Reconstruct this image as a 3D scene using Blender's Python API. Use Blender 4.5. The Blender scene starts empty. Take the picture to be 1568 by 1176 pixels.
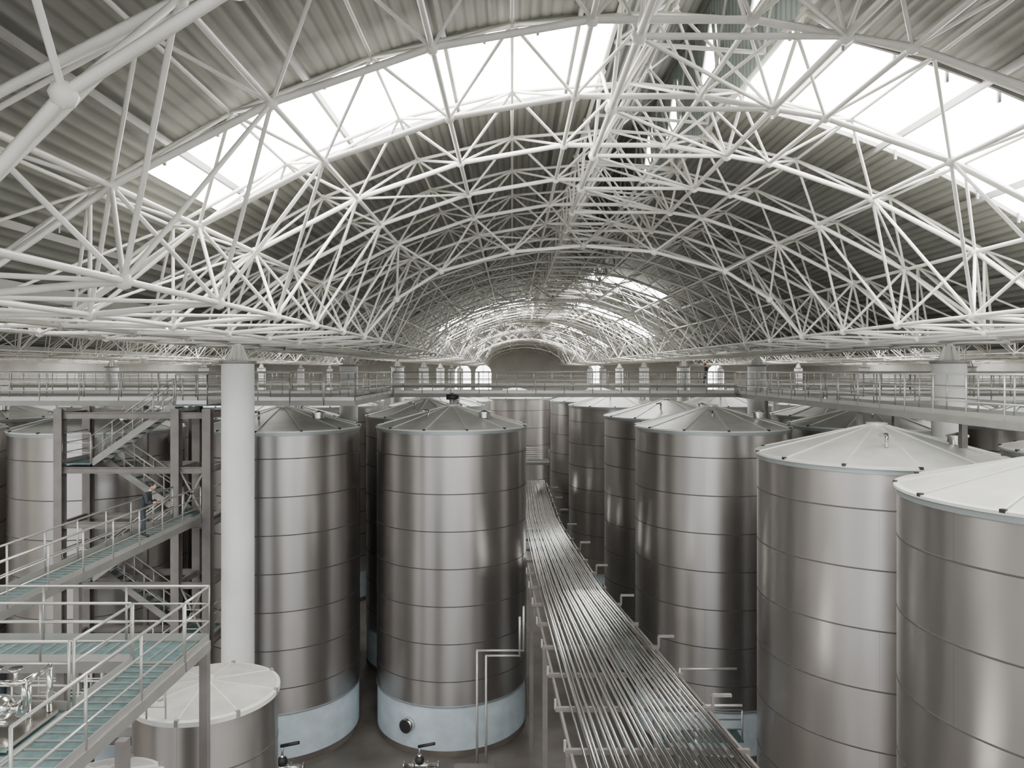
import bpy, math, random
from mathutils import Vector, Matrix
random.seed(4)
EYE=16.5
# ---------------- materials ----------------
def mat(name,col,rough=.5,metal=0.,var=.0,scale=2.,bump=0.,bscale=20.,emit=None,es=0.,aniso=0.):
    m=bpy.data.materials.new(name); m.use_nodes=True
    nt=m.node_tree; b=nt.nodes['Principled BSDF']
    b.inputs['Base Color'].default_value=(*col,1); b.inputs['Roughness'].default_value=rough
    b.inputs['Metallic'].default_value=metal
    tc=nt.nodes.new('ShaderNodeTexCoord')
    if var>0:
        n=nt.nodes.new('ShaderNodeTexNoise'); n.inputs['Scale'].default_value=scale; n.inputs['Detail'].default_value=5
        nt.links.new(tc.outputs['Object'],n.inputs['Vector'])
        r=nt.nodes.new('ShaderNodeValToRGB')
        r.color_ramp.elements[0].position=.3; r.color_ramp.elements[1].position=.7
        r.color_ramp.elements[0].color=(*[c*(1-var) for c in col],1)
        r.color_ramp.elements[1].color=(*[min(1,c*(1+var)) for c in col],1)
        nt.links.new(n.outputs['Fac'],r.inputs['Fac']); nt.links.new(r.outputs['Color'],b.inputs['Base Color'])
    if bump>0:
        n2=nt.nodes.new('ShaderNodeTexNoise'); n2.inputs['Scale'].default_value=bscale
        nt.links.new(tc.outputs['Object'],n2.inputs['Vector'])
        bp=nt.nodes.new('ShaderNodeBump'); bp.inputs['Strength'].default_value=bump
        nt.links.new(n2.outputs['Fac'],bp.inputs['Height']); nt.links.new(bp.outputs['Normal'],b.inputs['Normal'])
    if emit:
        b.inputs['Emission Color'].default_value=(*emit,1); b.inputs['Emission Strength'].default_value=es
    if aniso: b.inputs['Anisotropic'].default_value=aniso
    return m

def plate_mat(name,c1,c2,rough,bw,rh,mortar=(.2,.2,.2),metal=.94):
    m=mat(name,c1,rough,metal,aniso=.75); nt=m.node_tree; b=nt.nodes['Principled BSDF']
    b.inputs['Anisotropic Rotation'].default_value=.25
    tg=nt.nodes.new('ShaderNodeTangent'); tg.direction_type='RADIAL'; tg.axis='Z'
    nt.links.new(tg.outputs[0],b.inputs['Tangent'])
    uv=nt.nodes.new('ShaderNodeTexCoord')
    br=nt.nodes.new('ShaderNodeTexBrick'); br.inputs['Scale'].default_value=1
    br.inputs['Color1'].default_value=(*c1,1); br.inputs['Color2'].default_value=(*c2,1); br.inputs['Mortar'].default_value=(*mortar,1)
    br.inputs['Mortar Size'].default_value=.006; br.inputs['Mortar Smooth'].default_value=.5
    br.inputs['Brick Width'].default_value=bw; br.inputs['Row Height'].default_value=rh
    nt.links.new(uv.outputs['UV'],br.inputs['Vector'])
    ns=nt.nodes.new('ShaderNodeTexNoise'); ns.inputs['Scale'].default_value=.7; ns.inputs['Detail'].default_value=3
    mp=nt.nodes.new('ShaderNodeMapping'); mp.inputs['Scale'].default_value=(1.2,1.2,.2)
    nt.links.new(uv.outputs['Object'],mp.inputs['Vector']); nt.links.new(mp.outputs[0],ns.inputs['Vector'])
    mx=nt.nodes.new('ShaderNodeMix'); mx.data_type='RGBA'; mx.blend_type='MULTIPLY'; mx.inputs['Factor'].default_value=.15
    nt.links.new(br.outputs['Color'],mx.inputs['A']); nt.links.new(ns.outputs['Fac'],mx.inputs['B'])
    nt.links.new(mx.outputs['Result'],b.inputs['Base Color'])
    mr=nt.nodes.new('ShaderNodeMapRange'); mr.inputs['To Min'].default_value=rough-.03; mr.inputs['To Max'].default_value=rough+.05
    nt.links.new(ns.outputs['Fac'],mr.inputs['Value']); nt.links.new(mr.outputs[0],b.inputs['Roughness'])
    return m

def corr_mat(name,col,pitch,bump=.6,metal=.1,rough=.5,dark=.6):
    m=mat(name,col,rough,metal); nt=m.node_tree; b=nt.nodes['Principled BSDF']
    uv=nt.nodes.new('ShaderNodeTexCoord'); w=nt.nodes.new('ShaderNodeTexWave')
    w.wave_type='BANDS'; w.bands_direction='X'; w.inputs['Scale'].default_value=.314/pitch; w.inputs['Distortion'].default_value=0
    nt.links.new(uv.outputs['UV'],w.inputs['Vector'])
    bp=nt.nodes.new('ShaderNodeBump'); bp.inputs['Strength'].default_value=bump; bp.inputs['Distance'].default_value=.04
    nt.links.new(w.outputs['Fac'],bp.inputs['Height']); nt.links.new(bp.outputs['Normal'],b.inputs['Normal'])
    n=nt.nodes.new('ShaderNodeTexNoise'); n.inputs['Scale'].default_value=.5; n.inputs['Detail'].default_value=6
    nt.links.new(uv.outputs['Object'],n.inputs['Vector'])
    r=nt.nodes.new('ShaderNodeValToRGB'); r.color_ramp.elements[0].position=.3; r.color_ramp.elements[1].position=.7
    r.color_ramp.elements[0].color=(*[c*.8 for c in col],1); r.color_ramp.elements[1].color=(*col,1)
    nt.links.new(n.outputs['Fac'],r.inputs['Fac'])
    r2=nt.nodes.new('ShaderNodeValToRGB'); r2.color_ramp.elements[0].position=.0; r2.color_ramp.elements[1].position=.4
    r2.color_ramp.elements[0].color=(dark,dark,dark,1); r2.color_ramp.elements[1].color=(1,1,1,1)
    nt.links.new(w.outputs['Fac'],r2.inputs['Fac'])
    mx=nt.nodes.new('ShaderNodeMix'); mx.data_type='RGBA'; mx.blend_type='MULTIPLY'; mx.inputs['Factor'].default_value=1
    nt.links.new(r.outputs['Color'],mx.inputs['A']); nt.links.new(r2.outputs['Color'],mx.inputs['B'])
    nt.links.new(mx.outputs['Result'],b.inputs['Base Color'])
    return m

M_shell=plate_mat('brushed_stainless',(.50,.475,.455),(.465,.445,.43),.31,7.3,1.6,(.32,.31,.295))
M_seam=mat('weld_seam',(.08,.075,.07),.6,.3)
M_skirt=mat('skirt_paint',(.56,.65,.70),.45,.1,.12,1.5)
M_cone=mat('tank_roof_steel',(.54,.54,.50),.42,.3,.12,1.2)
M_rib=mat('roof_rib',(.66,.66,.62),.45,.3)
M_rim=mat('rim_band',(.34,.38,.38),.4,.6)
M_dark=mat('dark_rubber_and_hole',(.02,.02,.022),.5)
M_frame=mat('white_painted_steel',(.71,.695,.63),.4,0,.12,1.5)
M_roof=corr_mat('corrugated_roof',(.225,.225,.20),.2)
M_teal=corr_mat('corrugated_teal',(.40,.47,.45),.25)
M_sky=mat('skylight_polycarbonate',(.9,.9,.9),.5,emit=(1,.995,.98),es=26)
M_win=mat('window_glow_glass',(.9,.9,.9),.3,emit=(1,1,.98),es=8)
M_rail=mat('galvanised_rail',(.48,.47,.44),.38,.6)
M_steel=mat('brown_grey_steel',(.17,.155,.145),.5,.2,.15,2)
M_beam=mat('grey_beam',(.24,.235,.22),.5,.3,.1,2)
M_grate=mat('teal_grating',(.09,.15,.15),.5,.4,.3,9)
M_col=mat('white_column_paint',(.66,.66,.64),.5,0,.06,.8)
M_floor=mat('concrete_floor',(.13,.115,.10),.35,0,.35,.5,.2,6)
M_wall=mat('end_wall_plaster',(.50,.49,.45),.7,0,.1,.4)
M_pipe=mat('polished_pipe',(.60,.60,.59),.1,1.)
M_polish=mat('polished_stainless',(.75,.74,.71),.16,1.)
M_conc=mat('pale_tank_top',(.44,.43,.40),.5,.2,.15,2)
M_skin=mat('skin',(.48,.30,.22),.6); M_hair=mat('black_hair',(.012,.01,.01),.5)
M_jack=mat('dark_jacket',(.025,.027,.035),.8,0,.2,20); M_trous=mat('dark_trousers',(.04,.045,.06),.8)
M_org=mat('orange_vest',(.75,.16,.03),.7); M_shoe=mat('shoe_leather',(.015,.013,.012),.5)
M_yellow=mat('yellow_paint',(.6,.42,.05),.5)

# ---------------- mesh builder ----------------
class MB:
    def __init__(s): s.v=[];s.f=[];s.m=[];s.sm=[];s.uv=[];s.mats=[]
    def mi(s,m):
        if m not in s.mats: s.mats.append(m)
        return s.mats.index(m)
    def face(s,idx,m,sm=False,uv=None):
        s.f.append(idx);s.m.append(s.mi(m));s.sm.append(sm);s.uv.append(uv)
    def poly(s,pts,m,uv=None):
        b=len(s.v); s.v+= [tuple(p) for p in pts]; s.face(list(range(b,b+len(pts))),m,False,uv)
    def tube(s,p,q,r,m,n=6,caps=True,r2=None):
        p=Vector(p);q=Vector(q);d=q-p
        if d.length<1e-6:return
        d.normalize(); a=d.cross(Vector((0,0,1)) if abs(d.z)<.9 else Vector((1,0,0))).normalized(); c=d.cross(a)
        b=len(s.v); r2=r if r2 is None else r2
        for P,R in((p,r),(q,r2)):
            for i in range(n):
                t=2*math.pi*i/n; s.v.append(tuple(P+a*math.cos(t)*R+c*math.sin(t)*R))
        for i in range(n):
            j=(i+1)%n; s.face([b+i,b+n+i,b+n+j,b+j],m,True)
        if caps:
            s.face([b+i for i in range(n)],m); s.face([b+n+i for i in reversed(range(n))],m)
    def path(s,pts,r,m,n=8):
        for a,b in zip(pts[:-1],pts[1:]): s.tube(a,b,r,m,n)
        for p in pts[1:-1]: s.ball(p,r*1.02,m)
    def box(s,c,sz,m,rot=0.):
        c=Vector(c); hx,hy,hz=[k/2 for k in sz]; b=len(s.v); cs,sn=math.cos(rot),math.sin(rot)
        for z in(-hz,hz):
            for x,y in((-hx,-hy),(hx,-hy),(hx,hy),(-hx,hy)):
                s.v.append((c.x+x*cs-y*sn,c.y+x*sn+y*cs,c.z+z))
        for q in([3,2,1,0],[4,5,6,7],[0,1,5,4],[1,2,6,5],[2,3,7,6],[3,0,4,7]): s.face([b+k for k in q],m)
    def beam(s,p,q,w,h,m):
        p=Vector(p);q=Vector(q);d=(q-p).normalized(); a=d.cross(Vector((0,0,1)))
        if a.length<.01:a=Vector((1,0,0))
        a.normalize(); c=a.cross(d); b=len(s.v)
        for P in(p,q):
            for i,j in((-1,-1),(1,-1),(1,1),(-1,1)): s.v.append(tuple(P+a*i*w/2+c*j*h/2))
        for f in([0,1,2,3],[7,6,5,4],[0,4,5,1],[1,5,6,2],[2,6,7,3],[3,7,4,0]): s.face([b+k for k in f],m)
    def ibeam(s,p,q,w,h,m):
        p=Vector(p);q=Vector(q);d=(q-p).normalized(); a=d.cross(Vector((0,0,1)))
        if a.length<.01:a=Vector((1,0,0))
        a.normalize(); c=a.cross(d)
        s.beam(p,q,.02,h,m) if abs(d.z)<.9 else s.beam(p,q,.03,h,m)
        for k in(-1,1): s.beam(p+c*k*h/2,q+c*k*h/2,w,.03,m)
    def ball(s,c,r,m,seg=8,rings=5,sc=(1,1,1)):
        b=len(s.v); c=Vector(c)
        for i in range(rings+1):
            ph=math.pi*i/rings
            for j in range(seg):
                t=2*math.pi*j/seg; s.v.append((c.x+r*sc[0]*math.sin(ph)*math.cos(t),c.y+r*sc[1]*math.sin(ph)*math.sin(t),c.z+r*sc[2]*math.cos(ph)))
        for i in range(rings):
            for j in range(seg):
                k=(j+1)%seg; s.face([b+i*seg+j,b+(i+1)*seg+j,b+(i+1)*seg+k,b+i*seg+k],m,True)
    def lathe(s,prof,n,c=(0,0,0)):
        for r0,z0,r1,z1,m in prof:
            b=len(s.v); R=max(r0,r1)
            for r,z in((r0,z0),(r1,z1)):
                for i in range(n):
                    t=2*math.pi*i/n; s.v.append((c[0]+r*math.cos(t),c[1]+r*math.sin(t),c[2]+z))
            for i in range(n):
                j=(i+1)%n; u0=R*2*math.pi*i/n; u1=R*2*math.pi*(i+1)/n
                s.face([b+i,b+j,b+n+j,b+n+i],m,True,[(u0,z0),(u1,z0),(u1,z1),(u0,z1)])
    def mesh(s,name):
        me=bpy.data.meshes.new(name); me.from_pydata(s.v,[],s.f)
        for m in s.mats: me.materials.append(m)
        me.polygons.foreach_set('material_index',s.m); me.polygons.foreach_set('use_smooth',s.sm)
        if any(u for u in s.uv):
            ul=me.uv_layers.new(name='UVMap'); dat=[]
            for f,u in zip(s.f,s.uv):
                for k in range(len(f)): dat+= list(u[k]) if u else [0,0]
            ul.data.foreach_set('uv',dat)
        me.update(); return me
    def obj(s,name,loc=(0,0,0),parent=None):
        o=bpy.data.objects.new(name,s.mesh(name)); bpy.context.collection.objects.link(o); o.location=loc
        if parent:o.parent=parent
        return o
def inst(name,me,loc,rz=0,sc=(1,1,1)):
    o=bpy.data.objects.new(name,me); bpy.context.collection.objects.link(o); o.location=loc; o.rotation_euler=(0,0,rz); o.scale=sc; return o

# ---------------- roof ----------------
AX=2.4; HW=12.0
def Hr(dx): return 6.4-.033*dx*dx
def Hb(dx): return max(.95,5.3-.036*dx*dx)
Y0,Y1=-14.,160.
STR=[(-11,-6),(13.2,17.0),(45.5,49.5),(64,69.5),(94,99),(122,127)]  # first strip is unseen behind the camera, added for its light
LX0,LX1=-.5,2.6
ys=sorted(set([Y0,Y1]+[a for s in STR for a in s]+[y for y in range(-10,158,10)]))
dl=[-12+(11.5)*i/24 for i in range(25)]; dr=[2.6+9.4*i/20 for i in range(21)]
rb=MB(); sb=MB()
def arc(dx): return dx*1.06
for arr,rng in((dl,(-9.0,-.5)),(dr,(2.6,10.2))):
    for a,b in zip(arr[:-1],arr[1:]):
        for y,y2 in zip(ys[:-1],ys[1:]):
            ym=(y+y2)/2; xm=(a+b)/2
            sk=any(s0<ym<s1 for s0,s1 in STR) and rng[0]<xm<rng[1]
            if 45<ym<50 and not (2.6<xm<7.4): sk=False
            pts=[(a,y,Hr(a)),(b,y,Hr(b)),(b,y2,Hr(b)),(a,y2,Hr(a))]
            uv=[(arc(a),y),(arc(b),y),(arc(b),y2),(arc(a),y2)]
            (sb if sk else rb).poly(pts,M_sky if sk else M_roof,uv)
HT=9.3
for x,m,t in((LX0,M_roof,0),(LX1,M_teal,1)):
    h0=Hr(x)
    rb.poly([(x,Y0,h0),(x,Y1,h0),(x,Y1,HT),(x,Y0,HT)],m,[(Y0,0),(Y1,0),(Y1,3),(Y0,3)])
rb.poly([(LX0,Y0,HT),(LX1,Y0,HT),(LX1,Y1,HT),(LX0,Y1,HT)],M_roof,[(0,Y0),(3,Y0),(3,Y1),(0,Y1)])
y=1.6
while y<28:
    hc=7.9
    x=LX1-.03
    sb.poly([(x,y-.2,hc-.6),(x,y+1.4,hc-.6),(x,y+.25,hc+.9)],M_sky)
    for p,q in(((y-.2,hc-.6),(y+1.4,hc-.6)),((y+1.4,hc-.6),(y+.25,hc+.9)),((y+.25,hc+.9),(y-.2,hc-.6))):
        rb.tube((x-.03,p[0],p[1]),(x-.03,q[0],q[1]),.05,M_frame,4)
    y+=4.1
for d in [-10.8,-8.4,-6,-3.6,-1.2,3.6,6,8.4,10.8]:
    rb.box((d,(Y0+Y1)/2,Hr(d)-.12),(.07,Y1-Y0,.14),M_beam)
rb.box((12,(Y0+Y1)/2,1.5),(.8,Y1-Y0,.3),M_beam)
for s0,s1 in STR:
    for arr,rng in((dl,(-9.0,-.5)),(dr,(2.6,10.2))):
        q=[d for d in arr if rng[0]-.3<=d<=rng[1]+.3]
        for yy in(s0,s1):
            for a,b in zip(q[:-1],q[1:]): rb.beam((a,yy,Hr(a)-.05),(b,yy,Hr(b)-.05),.06,.1,M_beam)
for a in dl[3::2]+dr[::2]:
    for yy in(13.3,16.9): rb.beam((a,yy,Hr(a)-.02),(a,yy,Hr(a)-.25),.05,.05,M_beam)
y=-2.
while y<60:
    rb.tube((LX1-.1,y,Hr(LX1)),(LX1-.1,y+2.05,HT-.1),.04,M_frame,5,False); rb.tube((LX1-.1,y+2.05,HT-.1),(LX1-.1,y+4.1,Hr(LX1)),.04,M_frame,5,False)
    rb.tube((LX0+.1,y,Hr(LX0)),(LX1-.1,y,Hr(LX1)),.045,M_frame,5,False)
    rb.tube((LX0+.1,y,Hr(LX0)),(LX1-.1,y+2.05,HT-.1),.035,M_frame,5,False)
    y+=4.1
rme=rb.mesh('ceiling'); sme=sb.mesh('skylight')

# ---------------- space frame ----------------
MX=2.4; MY=3.09; JN=52; YB=-1.29
fb=MB()
def T(i,j): d=-12+i*MX; return (d,YB+j*MY-MY/2,Hr(d)-.3)
def B(i,j): d=-10.8+i*MX; return (d,YB+j*MY,Hb(d))
def nodes(P,r,lod):
    if lod==0: fb.ball(P,r,M_frame,8,4)
    elif lod==1: fb.ball(P,r,M_frame,4,2)
for j in range(JN):
    lod=0 if j<11 else (1 if j<26 else 2); near=lod==0
    n=(6,4,3)[lod]; rr=(.044,.040,.042)[lod]
    for i in range(11):
        if i<10: fb.tube(T(i,j),T(i+1,j),rr*.9,M_frame,n,False)
        fb.tube(T(i,j),T(i,j+1),rr*.8,M_frame,n,False)
        nodes(T(i,j),.08,lod)
    for i in range(10):
        if i<9: fb.tube(B(i,j),B(i+1,j),rr*1.3,M_frame,n,False)
        fb.tube(B(i,j),B(i,j+1),rr*1.1,M_frame,n,False)
        nodes(B(i,j),.115,lod)
        for a in(0,1):
            for b in(0,1): fb.tube(B(i,j),T(i+a,j+b),rr*.75,M_frame,n,False)
        if 4<j<22 and i<9 and (i*2+j)%5==0: fb.tube(B(i,j),B(i+1,j+1),rr*.7,M_frame,n,False)
    # longitudinal ridge trusses under both lantern edges
    if j<24:
        y0=YB+j*MY
        for dx in(-.5,2.6):
            a=(dx,y0,5.0); c=(dx,y0+MY,5.0); t=(dx,y0+MY/2,Hr(dx)-.05)
            fb.tube(a,c,.06,M_frame,n,False); fb.tube(a,t,.04,M_frame,n,False); fb.tube(t,c,.04,M_frame,n,False)
            fb.tube((dx,y0-MY/2,Hr(dx)-.05),t,.05,M_frame,n,False); nodes(a,.13,lod); nodes(t,.1,lod)
        fb.tube((-.5,y0,5.0),(2.6,y0,5.0),.05,M_frame,n,False)
        fb.tube((-.5,y0,5.0),(2.6,y0+MY,5.0),.035,M_frame,n,False)
        fb.tube((-.5,y0,5.0),(1.05,y0+MY/2,7.7),.035,M_frame,n,False); fb.tube((2.6,y0,5.0),(1.05,y0+MY/2,7.7),.035,M_frame,n,False)
        fb.tube((-.5,y0+MY,5.0),(1.05,y0+MY/2,7.7),.035,M_frame,n,False); fb.tube((2.6,y0+MY,5.0),(1.05,y0+MY/2,7.7),.035,M_frame,n,False)
        fb.tube((1.05,y0-MY/2,7.7),(1.05,y0+MY/2,7.7),.045,M_frame,n,False); nodes((1.05,y0+MY/2,7.7),.11,lod)
    for sgn in(-1,1):
        L=[(sgn*12.,YB+j*MY-MY/2,.95),(sgn*9.6,YB+j*MY-MY/2,.95),(sgn*7.4,YB+j*MY-MY/2,1.15 )]
        col=(j%6==3)
        k=3 if (j%2==1 or near) else 2
        for a,b in zip(L[:k-1],L[1:k]): fb.tube(a,b,rr*1.25,M_frame,n,False)
        for q in L[:k]:
            nodes(q,.12,lod)
            if k==3 or q is not L[2]: fb.tube(q,(q[0],q[1]+MY*(1 if (near or q is not L[2]) else 2),q[2]),rr*1.1,M_frame,n,False)
        for q in L[1:k]:
            for i in range(10):
                for jj in(j-1,j):
                    P=B(i,jj)
                    if abs(P[0]-q[0])<1.9 and P[2]>1.2: fb.tube(q,P,rr*.85,M_frame,n,False)
        q=L[0]; fb.tube(q,(q[0],q[1],Hr(12)-.3),rr,M_frame,n,False)
        if near:
            fb.tube(L[0],(L[1][0],L[1][1]+MY,L[1][2]),rr*.8,M_frame,n,False); fb.tube(L[1],(L[2][0],L[2][1]+MY,L[2][2]),rr*.8,M_frame,n,False)
            fb.tube(L[1],T(1 if sgn<0 else 9,j),rr*.8,M_frame,n,False); fb.tube(L[0],T(1 if sgn<0 else 9,j+1),rr*.7,M_frame,n,False)
        if col:
            A=[(sgn*7.4,q[1],1.15),(sgn*6.3,q[1],2.4),(sgn*4.8,q[1],3.35),(sgn*2.4,q[1],4.0),(0,q[1],4.2)]
            for a,b in zip(A[:-1],A[1:]): fb.tube(a,b,.06,M_frame,n,False)
            for a in A:
                nodes(a,.13,lod)
                for i in range(10):
                    for jj in(j-1,j):
                        P=B(i,jj)
                        if abs(P[0]-a[0])<1.5: fb.tube(a,P,.037,M_frame,n,False)
fme=fb.mesh('space_frame')
for k,off in enumerate((0,-24,24,-48,48)):
    sfx='' if k==0 else '.%03d'%k
    inst('ceiling'+sfx,rme,(AX+off,0,EYE))
    inst('skylight'+sfx,sme,(AX+off,0,EYE))
    inst('roof_space_frame'+sfx,fme,(AX+off,0,EYE))

# ---------------- columns ----------------
cb=MB()
cb.lathe([(.62,0,.62,.4,M_col),(.62,.4,.53,.45,M_col),(.53,.45,.53,16.72,M_col),(.53,16.72,.6,16.75,M_beam),(.6,16.75,.6,16.82,M_beam),(.6,16.82,0,16.82,M_beam)],40)
for a in range(4):
    t=a*math.pi/2; cb.beam((.3*math.cos(t),.3*math.sin(t),16.8),(.1*math.cos(t),.1*math.sin(t),17.3),.04,.16,M_frame)
cb.lathe([(.2,16.82,.11,17.4,M_frame)],16)
cme=cb.mesh('roof_column')
cols=[(-9.25,24.96),(14.75,24.96)]
for y in (43.5,62.1,80.6,99.2,117.7,136.3):
    for x in(-33.6,-9.6,14.4,38.4): cols.append((x,y))
for k,(x,y) in enumerate(cols): inst('roof_column',cme,(x,y,0))

# ---------------- tanks ----------------
R=3.5; ZR=13.94; ZA=14.85
tb=MB()
zs=2.1
prof=[(R-.02,.0,R-.02,.25,M_floor),(R-.03,.25,R-.03,zs,M_skirt),(R-.03,zs,R+.02,zs,M_rim),(R+.02,zs,R+.02,zs+.05,M_rim),(R+.02,zs+.05,R,zs+.07,M_rim),(R,zs+.07,R,ZR-.2,M_shell)]
prof+=[(R,ZR-.2,R+.03,ZR-.19,M_rim),(R+.03,ZR-.19,R+.03,ZR-.07,M_rim),(R+.03,ZR-.07,R+.07,ZR-.06,M_rib),(R+.07,ZR-.06,R+.07,ZR,M_rib),(R+.07,ZR,R-.05,ZR+.02,M_rib),(R-.05,ZR+.02,.3,ZA-.04,M_cone),(.3,ZA-.04,.3,ZA+.05,M_cone),(.3,ZA+.05,0,ZA+.07,M_cone)]
tb.lathe(prof,96)
k=0
while zs+1.6*(k+1)<ZR-.5:
    z=1.6*(k+2); tb.lathe([(R,z-.022,R+.006,z-.015,M_seam),(R+.006,z-.015,R+.006,z+.015,M_seam),(R+.006,z+.015,R,z+.022,M_seam)],96); k+=1
for i in range(12):
    t=2*math.pi*(i+.5)/12; c,s=math.cos(t),math.sin(t)
    tb.beam((R*c*.99,R*s*.99,ZR+.03),(.3*c,.3*s,ZA-.03),.05,.04,M_rib)
    tb.box(((R+.03)*c,(R+.03)*s,ZR+.01),(.1,.1,.07),M_dark,t)
tb.lathe([(.26,0,.26,.22,M_polish),(.3,.22,.3,.27,M_polish),(.3,.27,0,.36,M_polish)],20,(1.6,-1.4,ZA-.5))
tb.path([(-.9,-1.9,ZA-.5),(-.9,-1.9,ZA-.15),(-1.2,-2.1,ZA-.15)],.05,M_pipe)
a=-2.05; c,s=math.cos(a),math.sin(a)
tb.tube((c*(R-.1),s*(R-.1),1.25),(c*(R+.28),s*(R+.28),1.25),.3,M_polish,24)
tb.tube((c*(R+.27),s*(R+.27),1.25),(c*(R+.3),s*(R+.3),1.25),.27,M_dark,24)  # dark disc painted in for the shade inside the manhole
tme=tb.mesh('storage_tank')
tanks=[(-2.84,35,.0),(-10.6,34.2,.25),(-18.6,33.4,.1),(-26.6,32.7,.3),
 (9.3,34.5,.2),(11.2,22.7,.1),(11.9,15.3,.3),
 (-4.9,42.9,.2),(-13.4,41.8,.1),(-21.4,41.4,.0),(-29.2,41.6,.0),
 (8.8,42.2,.1),(7.75,55,.1),(6.8,63.2,.0),(.35,71,0),
 (16.9,35.2,.1),(19.6,23.3,.2),(18.9,43.4,.2),(24.8,36,.0),(26.6,44.4,.1),(15.8,55.5,.1),(23.8,56,.1),(18.9,64,.1),(27.6,24,.2),
 (-5.6,55,.0),(-13.6,55,.0),(-21.6,55,.0),(-29.8,55,0),(-5.3,63.1,.0),(-14.5,63,.0),(-22.5,63,.0),(-8,71.2,.0),(8.4,72,0),(34.,45.6,0)]
for x,y,r in tanks: inst('storage_tank',tme,(x,y,0),r)
mb=MB()
mb.lathe([(.16,0,.16,.25,M_beam),(.3,.25,.3,.29,M_dark),(.3,.29,.3,.31,M_dark)],16)
mb.tube((-.35,0,.42),(.3,0,.42),.17,M_dark,16); mb.tube((.3,0,.42),(.42,0,.42),.13,M_dark,16); mb.box((0,-.05,.62),(.22,.2,.12),M_dark)
o=mb.obj('agitator_motor',(-2.84,35,ZA+.07)); o.scale=(.75,)*3

def small_tank(name,r,h,loc):
    b=MB()
    b.lathe([(r,0,r,h-.12,M_shell),(r,h-.12,r+.05,h-.1,M_rib),(r+.05,h-.1,r+.05,h,M_rib),(r+.05,h,r-.03,h+.02,M_rib),(r-.03,h+.02,.15,h+.22,M_conc),(.15,h+.22,.15,h+.3,M_rib),(.15,h+.3,0,h+.32,M_rib)],72)
    for q in(3.2,4.8,6.4,8.0):
        if q<h-.5:b.lathe([(r,q-.02,r+.008,q-.012,M_seam),(r+.008,q-.012,r+.008,q+.012,M_seam),(r+.008,q+.012,r,q+.02,M_seam)],72)
    for i in range(8):
        t=2*math.pi*i/8; b.beam((r*.98*math.cos(t),r*.98*math.sin(t),h+.03),(.15*math.cos(t),.15*math.sin(t),h+.22),.03,.03,M_rib)
        b.box(((r+.02)*math.cos(t),(r+.02)*math.sin(t),h-.02),(.08,.08,.14),M_beam,t)
    b.tube((-r*.5,-r*.45,h+.1),(-r*.5,-r*.45,h+.25),.1,M_polish,12)
    for o in(-.2,.2): b.tube((-.45+o,-r+.03,h+.05),(-.45+o,-r+.03,h+1.0),.02,M_rail,6)
    for q in range(3): b.tube((-.65,-r+.03,h+.3+q*.3),(-.25,-r+.03,h+.3+q*.3),.015,M_rail,6)
    return b.obj(name,loc)
small_tank('buffer_tank',1.55,9.15,(-7.0,17,0))
small_tank('buffer_tank.001',.95,9.5,(-6.9,12.4,0))

# ---------------- walkways ----------------
def railing(b,pts,h=1.1,sp=1.5,toe=True,r=.024):
    for p,q in zip(pts[:-1],pts[1:]):
        p=Vector(p);q=Vector(q);L=(q-p).length;n=max(1,round(L/sp))
        for i in range(n+1):
            a=p.lerp(q,i/n); b.tube(a,a+Vector((0,0,h)),r,M_rail,6)
        for hh in(h,h*.68,h*.36): 
            u=Vector((0,0,hh)); b.tube(p+u,q+u,r*(1.1 if hh==h else .8),M_rail,6)
        if toe: b.beam(p+Vector((0,0,.08)),q+Vector((0,0,.08)),.012,.14,M_rail)
def walkway(name,x0,x1,y0,y1,z,rails='',joists=1.2,leg=None,legz=0):
    b=MB(); cx,cy=(x0+x1)/2,(y0+y1)/2
    b.box((cx,cy,z-.025),(x1-x0-.04,y1-y0-.04,.03),M_grate)
    alongy=(y1-y0)>(x1-x0)
    L=(y1-y0) if alongy else (x1-x0); n=int(L/.25)
    if L<18:
        for i in range(n):
            if alongy:b.box((cx,y0+.12+i*.25,z),(x1-x0-.08,.025,.02),M_beam)
            else:b.box((x0+.12+i*.25,cy,z),(.025,y1-y0-.08,.02),M_beam)
    for xx in(x0,x1): b.box((xx,cy,z-.09),(.06,y1-y0,.2),M_beam)
    for yy in(y0,y1): b.box((cx,yy,z-.09),(x1-x0,.06,.2),M_beam)
    n=max(1,int(L/joists))
    for i in range(1,n):
        if alongy:b.box((cx,y0+i*L/n,z-.12),(x1-x0,.05,.12),M_beam)
        else:b.box((x0+i*L/n,cy,z-.12),(.05,y1-y0,.12),M_beam)
    for rdef in rails:
        if rdef[0]=='W':p=(x0,rdef[1],z),(x0,rdef[2],z)
        if rdef[0]=='E':p=(x1,rdef[1],z),(x1,rdef[2],z)
        if rdef[0]=='S':p=(rdef[1],y0,z),(rdef[2],y0,z)
        if rdef[0]=='N':p=(rdef[1],y1,z),(rdef[2],y1,z)
        railing(b,p)
    for (lx,ly) in (leg or []):
        b.beam((lx,ly,legz),(lx,ly,z-.19),.16,.16,M_steel)
    return b.obj(name)
ZD=15.3
walkway('elevated_walkway',-34,-8.7,28.95,30.0,ZD,[('S',-34,-12.3),('S',-11.2,-8.7),('N',-34,-9.8)],leg=[(-22.6,29.1),(-14.6,29.5)])
walkway('elevated_walkway.001',-8.68,-7.38,28.95,30.0,ZD,[('S',-8.7,-7.4)])
walkway('elevated_walkway.002',-7.35,-6.15,28.95,38.1,ZD,[('W',30,38.1),('E',28.95,38.1),('S',-7.35,-6.15)])
walkway('elevated_walkway.003',-40,42,38.15,39.3,ZD,[('S',-40,-7.4),('S',-6.1,11.5),('S',12.9,42),('N',-40,42)],leg=[(-16.6,38.2),(13.2,38.4)])
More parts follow.
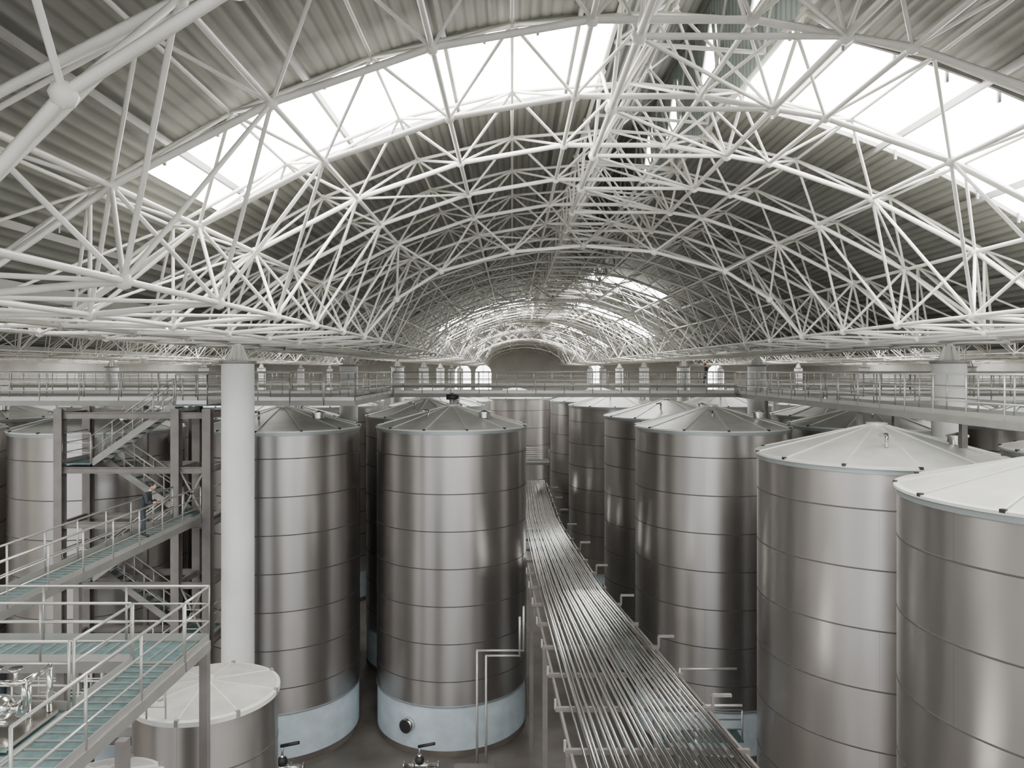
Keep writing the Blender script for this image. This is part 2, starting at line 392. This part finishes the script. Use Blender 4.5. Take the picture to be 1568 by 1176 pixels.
walkway('elevated_walkway.004',11.6,12.8,11.5,38.1,ZD,[('W',11.5,38.1),('E',11.5,29.1),('E',30.4,38.1)],leg=[(12.75,24.6),(12.75,20.9),(12.75,17.6),(12.75,13.2),(11.7,24.9)],legz=14.3)
walkway('elevated_walkway.005',12.85,40,29.2,30.3,ZD,[('S',12.9,40),('N',12.9,40)],leg=[(21.,29.7)])
walkway('elevated_walkway.006',-40,42,59,60.1,ZD,[('S',-40,42),('N',-40,42)])
walkway('elevated_walkway.007',-12.2,-11.2,14.95,26.6,11.2,[('W',14.95,26.6),('E',14.95,26.6)],leg=[(-12.1,20.6),(-12.1,15.2)])
walkway('elevated_walkway.008',-12.2,-6.1,13.8,14.9,11.05,[('S',-12.2,-7.1),('N',-11.1,-6.1),('E',13.8,14.9)],leg=[(-6.15,14.8),(-9.,14.8)])
walkway('elevated_walkway.009',-7.05,-6.1,9.0,13.75,11.05,[('W',11.9,13.75),('E',9.0,13.75)],leg=[(-5.95,11.3)])
walkway('elevated_walkway.010',-11.5,-7.1,9.0,11.85,11.05,[('N',-11.5,-7.1)],leg=[(-9.6,11.8)])
walkway('elevated_walkway.011',-11.9,-8.75,17.6,18.6,8.0,[('S',-11.9,-8.75),('E',17.6,18.6),('N',-11.9,-8.75)],leg=[(-8.85,17.7)])
walkway('elevated_walkway.012',.9,3.1,60.8,62.2,8.9,[('S',.9,3.1),('N',.9,3.1)],leg=[(1,61),(3,61)])

# ---------------- stair tower ----------------
b=MB()
for x,y in((-16.5,27.0),(-16.5,28.8),(-12.25,27.0),(-12.25,28.8),(-11.1,27.0),(-11.1,28.8)):
    b.ibeam((x,y,0),(x,y,15.1),.3,.3,M_steel)
for z in(15.0,13.0,11.0,8.8,6.6,4.4,2.2):
    for y in(27.0,28.8): b.ibeam((-16.5,y,z-.15),(-11.1,y,z-.15),.12,.2,M_steel)
    for x in(-16.5,-12.25,-11.1): b.ibeam((x,27,z-.15),(x,28.8,z-.15),.12,.2,M_steel)
for z0,z1 in((11,13),(6.6,8.8),(2.2,4.4)):
    b.beam((-12.2,27,z0),(-11.15,27,z1),.06,.06,M_beam); b.beam((-11.15,27,z0),(-12.2,27,z1),.06,.06,M_beam)
def flight(xa,za,xb,zb,y0,y1):
    n=max(3,int(abs(za-zb)/.19)); 
    for i in range(n):
        t=(i+.5)/n; b.box((xa+(xb-xa)*t,(y0+y1)/2,za+(zb-za)*t),(.26,y1-y0,.035),M_grate)
    for yy in(y0,y1):
        b.beam((xa,yy,za),(xb,yy,zb),.04,.24,M_beam)
        for hh in(1.0,.5): b.tube((xa,yy,za+hh),(xb,yy,zb+hh),.026,M_rail,6)
        for i in range(5):
            t=i/4; b.tube((xa+(xb-xa)*t,yy,za+(zb-za)*t),(xa+(xb-xa)*t,yy,za+(zb-za)*t+1),.024,M_rail,6)
lv=[15.2,13.1,11.05,8.85,6.65,4.45,2.25,.1]
for k in range(7):
    xa,xb=((-12.4,-15.4) if k%2==0 else (-15.4,-12.4))
    yl=(27.1,27.85) if k%2==0 else (27.95,28.7)
    flight(xa,lv[k],xb,lv[k+1],*yl)
    if k%2==0: c=-15.95;w=1.1
    else: c=-11.75;w=1.25
    if k<6:
        b.box((c,27.9,lv[k+1]-.02),(w,1.75,.05),M_grate)
        e=-16.45 if k%2==0 else -11.15
        railing(b,[(e,27.05,lv[k+1]),(e,28.75,lv[k+1])])
        railing(b,[(c-w/2,27.03,lv[k+1]),(c+w/2,27.03,lv[k+1])],toe=False) if k!=1 else None
b.box((-11.75,27.95,15.22),(1.2,1.9,.05),M_grate); railing(b,[(-12.3,27.05,15.25),(-11.15,27.05,15.25),(-11.15,28.8,15.25)])
b.box((-11.7,26.8,11.1),(.9,.35,.05),M_grate)
b.obj('stair_tower')

# ---------------- pipe rack ----------------
ZP=7.5
Ysts=[10,20,31,44,60]
Lx=[1.95,1.5,1.05,.72,.85]; Rx=[6.3,5.05,3.6,2.7,2.6]
def interp(A,y):
    for k in range(4):
        if y<=Ysts[k+1]:
            t=(y-Ysts[k])/(Ysts[k+1]-Ysts[k]); return A[k]+(A[k+1]-A[k])*t
    return A[-1]
b=MB(); NP=25
for i in range(NP):
    f=(i+.5+random.uniform(-.2,.2))/NP
    r=random.choice((.03,.035,.045,.055)); zz=ZP+r
    pts=[]
    yy=10
    while yy<=60:
        l,rr_=interp(Lx,yy),interp(Rx,yy); pts.append((l+(rr_-l)*f,yy,zz)); yy+=5
    for p,q in zip(pts[:-1],pts[1:]): b.tube(p,q,r,M_pipe,12,False)
y=11; kk=0
while y<59:
    l,r_=interp(Lx,y)-.35,interp(Rx,y)+.3
    b.beam((l,y,ZP-.07),(r_,y,ZP-.07),.1,.12,M_steel)
    b.beam((l,y,ZP-.07),(l,y,ZP+.2),.06,.06,M_rail)
    if kk%2==0:
        b.beam((r_,y,ZP-.07),(r_,y,ZP+.3),.07,.07,M_steel)
        b.beam((r_,y,ZP+.3),(r_+.5,y,ZP+.3),.09,.07,M_beam)
    if kk%3==0:
        b.ibeam((l+.1,y,0),(l+.1,y,ZP-.13),.16,.16,M_steel); b.ibeam((r_-.1,y,0),(r_-.1,y,ZP-.13),.16,.16,M_steel)
    y+=2.2; kk+=1
for A,o in((Lx,-.2),(Rx,.2)):
    for k in range(4): b.beam((A[k]+o,Ysts[k],ZP-.17),(A[k+1]+o,Ysts[k+1],ZP-.17),.07,.14,M_steel)
b.obj('pipe_rack')
def pipes(name,L,r=.045,m=M_rail):
    b=MB()
    for pts in L: b.path(pts,r,m)
    return b.obj(name)
pipes('process_pipe',[[(-1.35,28.5,0),(-1.35,28.5,5.7),(.45,28.5,5.7),(.45,28.5,7.4)],[(-1.0,28.5,0),(-1.0,28.5,5.5),(.3,28.5,5.5),(.3,28.5,7.0)]])
pipes('process_pipe.001',[[(5.6,22.5,0),(5.6,22.5,6.3),(7.0,22.5,6.3)],[(5.9,26,0),(5.9,26,6.0),(7.9,26,6.0)],[(6.3,19.6,0),(6.3,19.6,5.5)]])

b=MB(); railing(b,[(-10,28.6,0),(-4,28.2,0),(1.2,28.2,0)],1.1,1.5,False,.03); b.obj('floor_guard_rail')
b=MB(); railing(b,[(5.6,27,3.0),(8.4,27,3.0)],1.1,1.2,False,.035); b.box((7,27.4,2.95),(2.9,.9,.06),M_grate)
for x in(5.7,8.3): b.beam((x,27.4,0),(x,27.4,2.92),.12,.12,M_steel)
b.obj('service_platform')
def valve(name,loc,s=1.):
    b=MB()
    b.tube((0,0,0),(0,0,.9),.06,M_polish,12); b.tube((-.5,0,.55),(.6,0,.55),.07,M_polish,12)
    for x in(-.5,.6,-.2,.25): b.tube((x-.02,0,.55),(x+.02,0,.55),.13,M_polish,16)
    b.tube((0,0,.9),(.0,0,1.15),.035,M_rail,8); b.tube((-.04,0,1.15),(.5,-.1,1.3),.05,M_dark,8); b.ball((0,0,.72),.15,M_dark,12,8)
    b.tube((.5,0,0),(.5,0,.55),.05,M_polish,10); b.box((0,0,.03),(1.3,.4,.06),M_steel)
    o=b.obj(name,loc); o.scale=(s,s,s); return o
valve('valve_manifold',(-3.7,29.6,0),1.25); valve('valve_manifold.001',(-9.1,29.3,0),1.4)
b=MB(); b.box((0,0,1.0),(1.5,.5,1.4),M_steel); b.box((0,-.26,1.0),(1.4,.03,1.3),M_beam); b.box((.3,-.29,1.1),(.05,.03,.2),M_polish)
for x in(-.65,.65): b.box((x,0,.15),(.1,.4,.3),M_dark)
for x in(-.4,0,.4): b.tube((x,-.28,1.45),(x,-.31,1.45),.05,M_yellow,12)
b.obj('control_cabinet',(-1.4,27.6,0))

b=MB()
b.box((0,0,.05),(1.15,1.2,.08),M_polish)
b.tube((-.45,-.1,.42),(.15,-.1,.42),.19,M_polish,24); b.ball((.15,-.1,.42),.19,M_polish,16,10); b.ball((-.45,-.1,.42),.19,M_polish,16,10)
for x in(-.3,0): b.box((x,-.1,.16),(.06,.3,.2),M_polish)
b.tube((.15,-.1,.42),(.5,-.1,.42),.06,M_polish,12); b.tube((.44,-.1,.42),(.48,-.1,.42),.13,M_polish,16)
b.path([(.5,-.1,.42),(.5,-.1,.8),(.5,.5,.8),(.5,.5,.1)],.045,M_polish)
b.path([(-.4,.3,.1),(-.4,.3,.62),(.3,.3,.62),(.3,.3,.1)],.045,M_polish)
for x in(-.2,.1): 
    b.tube((x,.3,.62),(x,.3,.82),.03,M_polish,8); b.tube((x,.3,.82),(x,.3,.85),.1,M_polish,16)
b.path([(-.3,-.35,.1),(-.3,-.35,.3),(.4,-.35,.3)],.04,M_polish)
b.tube((-.1,-.1,.6),(-.1,-.1,.78),.07,M_polish,16)
b.tube((0,-.4,.1),(0,-.4,.45),.11,M_polish,16)
o=b.obj('pump_skid',(-7.75,11.1,11.06)); 

# ---------------- floor, walls ----------------
b=MB(); b.box((2,71,-.1),(124,182,.2),M_floor); b.obj('floor')
YE=160
b=MB(); b.box((2,YE,12),(124,.4,24),M_wall); b.obj('wall_back')
for k,x in enumerate((-10.6,-6.2,18.,44)):
    b=MB(); pts=[(-1.8,0,-3.6),(1.8,0,-3.6)]+[(1.8*math.cos(t),0,1.8*math.sin(t)) for t in [math.pi*i/16 for i in range(17)]]
    b.poly(pts,M_win)
    for a,c in zip(pts,pts[1:]+pts[:1]): b.beam(a,c,.15,.15,M_frame)
    b.beam((0,-.05,-3.6),(0,-.05,1.8),.12,.1,M_beam)
    b.beam((-1.8,-.05,0),(1.8,-.05,0),.12,.1,M_beam)
    b.obj('window_%d'%(k+1),(x,YE-.3,EYE-.6))
for nm,x in(('wall_left',-57.8),('wall_right',62.6)):
    b=MB(); b.box((x,71,12),(.4,178,24),M_wall); b.obj(nm)

# ---------------- people ----------------
def person(name,loc,rz,J,top_m,vest=None,hat=None,scale=1.):
    names=list(J.keys()); idx={n:i for i,n in enumerate(names)}
    edges=[('pel','spi'),('spi','che'),('che','nek'),('nek','hb')]
    for s in'lr':
        edges+=[('che',s+'sh'),(s+'sh',s+'el'),(s+'el',s+'wr'),(s+'wr',s+'ha'),('pel',s+'hi'),(s+'hi',s+'kn'),(s+'kn',s+'an'),(s+'an',s+'to')]
    vs=[J[n][0] for n in names]; rad=[J[n][1] for n in names]
    ed=[(idx[a],idx[c]) for a,c in edges]
    me=bpy.data.meshes.new(name+'_b'); me.from_pydata(vs,ed,[])
    o=bpy.data.objects.new('body',me); bpy.context.collection.objects.link(o)
    sk=o.modifiers.new('s','SKIN'); sk.use_smooth_shade=True
    sl=me.skin_vertices[0].data
    for i,r in enumerate(rad): sl[i].radius=(r,r) if not isinstance(r,tuple) else r; 
    sl[idx['pel']].use_root=True
    ss=o.modifiers.new('u','SUBSURF'); ss.levels=2; ss.render_levels=2
    dg=bpy.context.evaluated_depsgraph_get(); ev=o.evaluated_get(dg); nm=bpy.data.meshes.new_from_object(ev)
    o.modifiers.clear(); o.data=nm
    nm.materials.clear()
    for m in(top_m,M_trous,M_skin,M_shoe,vest or top_m): nm.materials.append(m)
    hands=[Vector(J[s+'ha'][0]) for s in'lr']; nek=Vector(J['nek'][0]); hipz=J['pel'][0][2]; che=Vector(J['che'][0])
    for p in nm.polygons:
        c=p.center; k=0
        if c.z<.12:k=3
        elif min((c-h).length for h in hands)<.1:k=2
        elif c.z<hipz and (abs(c.x)<.2 or c.z<.75):k=1
        elif c.z>nek.z+.01:k=2
        p.material_index=k; p.use_smooth=True
    root=bpy.data.objects.new(name,None); bpy.context.collection.objects.link(root)
    o.parent=root
    hb=MB(); H=Vector(J['hb'][0])+Vector((0,.02,.08))
    hb.ball(H,.1,M_skin,20,14,(.78,.95,1.18))
    hb.ball(H+Vector((0,-.012,.03)),.106,M_hair,20,14,(.82,.92,1.05))
    hb.ball(H+Vector((0,.03,-.03)),.092,M_skin,20,12,(.78,.85,1.0))
    hb.ball(H+Vector((0,.105,-.015)),.018,M_skin,8,6,(.8,1,1.4))
    for sx in(-1,1):
        hb.ball(H+Vector((sx*.03,.095,.012)),.009,M_hair,8,6); hb.ball(H+Vector((sx*.078,0,-.01)),.025,M_skin,8,6,(.4,.8,1.2))
    hb.ball(H+Vector((0,.1,-.06)),.018,M_skin,8,4,(1.3,.4,.4))
    if hat: hb.lathe([(.125,0,.11,.02,hat),(.11,.02,.1,.07,hat),(.1,.07,.05,.12,hat),(.05,.12,0,.13,hat)],20,(H.x,H.y,H.z+.045))
    hb.obj('head',parent=root)
    fb2=MB()
    for s,sx in(('l',-1),('r',1)):
        h=Vector(J[s+'ha'][0]); w=Vector(J[s+'wr'][0]); d=(h-w).normalized(); side=d.cross(Vector((0,0,1))); 
        if side.length<.1: side=Vector((0,1,0))
        side.normalize(); dn=side.cross(d); dn=dn if dn.z<0 else -dn
        if abs(d.z)>.8: dn=Vector((0,1,0))*.6
        for k,l in enumerate((.062,.072,.068,.052)):
            a=h+side*(k-1.5)*.019+d*.012; m1=a+d*l*.5+dn*.012; e=m1+d*l*.3+dn*.035
            fb2.tube(a,m1,.009,M_skin,8,True,.0085); fb2.ball(m1,.0088,M_skin); fb2.tube(m1,e,.0085,M_skin,8,True,.007); fb2.ball(e,.007,M_skin)
        a=h-d*.03+side*-sx*.03; e=a+side*-sx*.03+d*.03+dn*.015; fb2.tube(a,e,.011,M_skin,8,True,.009); fb2.ball(e,.009,M_skin)
    fb2.obj('fingers',parent=root)
    root.location=loc; root.rotation_euler=(0,0,rz); root.scale=(scale,)*3
    return root
lean={'pel':((0,0,.92),(.15,.12)),'spi':((0,.07,1.10),(.14,.11)),'che':((0,.17,1.31),(.155,.12)),'nek':((0,.25,1.45),.055),'hb':((0,.30,1.54),.055),
 'lsh':((-.17,.18,1.37),.068),'lel':((-.25,.22,1.10),.05),'lwr':((-.2,.42,1.12),.034),'lha':((-.19,.5,1.135),(.038,.02)),
 'rsh':((.17,.18,1.37),.068),'rel':((.25,.24,1.10),.05),'rwr':((.2,.42,1.12),.034),'rha':((.19,.5,1.135),(.038,.02)),
 'lhi':((-.1,0,.86),.1),'lkn':((-.12,.03,.48),.068),'lan':((-.13,-.06,.1),.045),'lto':((-.14,.1,.045),.04),
 'rhi':((.1,0,.86),.1),'rkn':((.11,.1,.49),.068),'ran':((.11,.12,.1),.045),'rto':((.12,.28,.045),.04)}
stand={k:v for k,v in lean.items()}
stand.update({'spi':((0,.0,1.12),(.14,.11)),'che':((0,.01,1.33),(.155,.12)),'nek':((0,.02,1.48),.055),'hb':((0,.04,1.57),.055),
 'lsh':((-.18,.0,1.41),.068),'lel':((-.25,-.02,1.13),.05),'lwr':((-.24,.1,.9),.034),'lha':((-.235,.14,.83),(.038,.02)),
 'rsh':((.18,.0,1.41),.068),'rel':((.25,-.02,1.13),.05),'rwr':((.22,.2,1.0),.034),'rha':((.2,.27,.98),(.038,.02))})
person('worker',(-11.72,23.4,11.215),-math.pi/2+.15,lean,M_jack)
person('worker.001',(15.6,59.5,ZD),math.radians(100),stand,M_jack,hat=M_org)

# ---------------- light, camera ----------------
w=bpy.data.worlds.new('sky'); bpy.context.scene.world=w; w.use_nodes=True
bg=w.node_tree.nodes['Background']; bg.inputs['Color'].default_value=(.90,.94,1,1); bg.inputs['Strength'].default_value=1.8
cam=bpy.data.cameras.new('camera'); co=bpy.data.objects.new('camera',cam); bpy.context.collection.objects.link(co)
co.location=(0,0,EYE); co.rotation_euler=(math.pi/2,0,0); cam.sensor_width=36; cam.lens=26; cam.shift_y=-21/1568; cam.clip_end=400
bpy.context.scene.camera=co
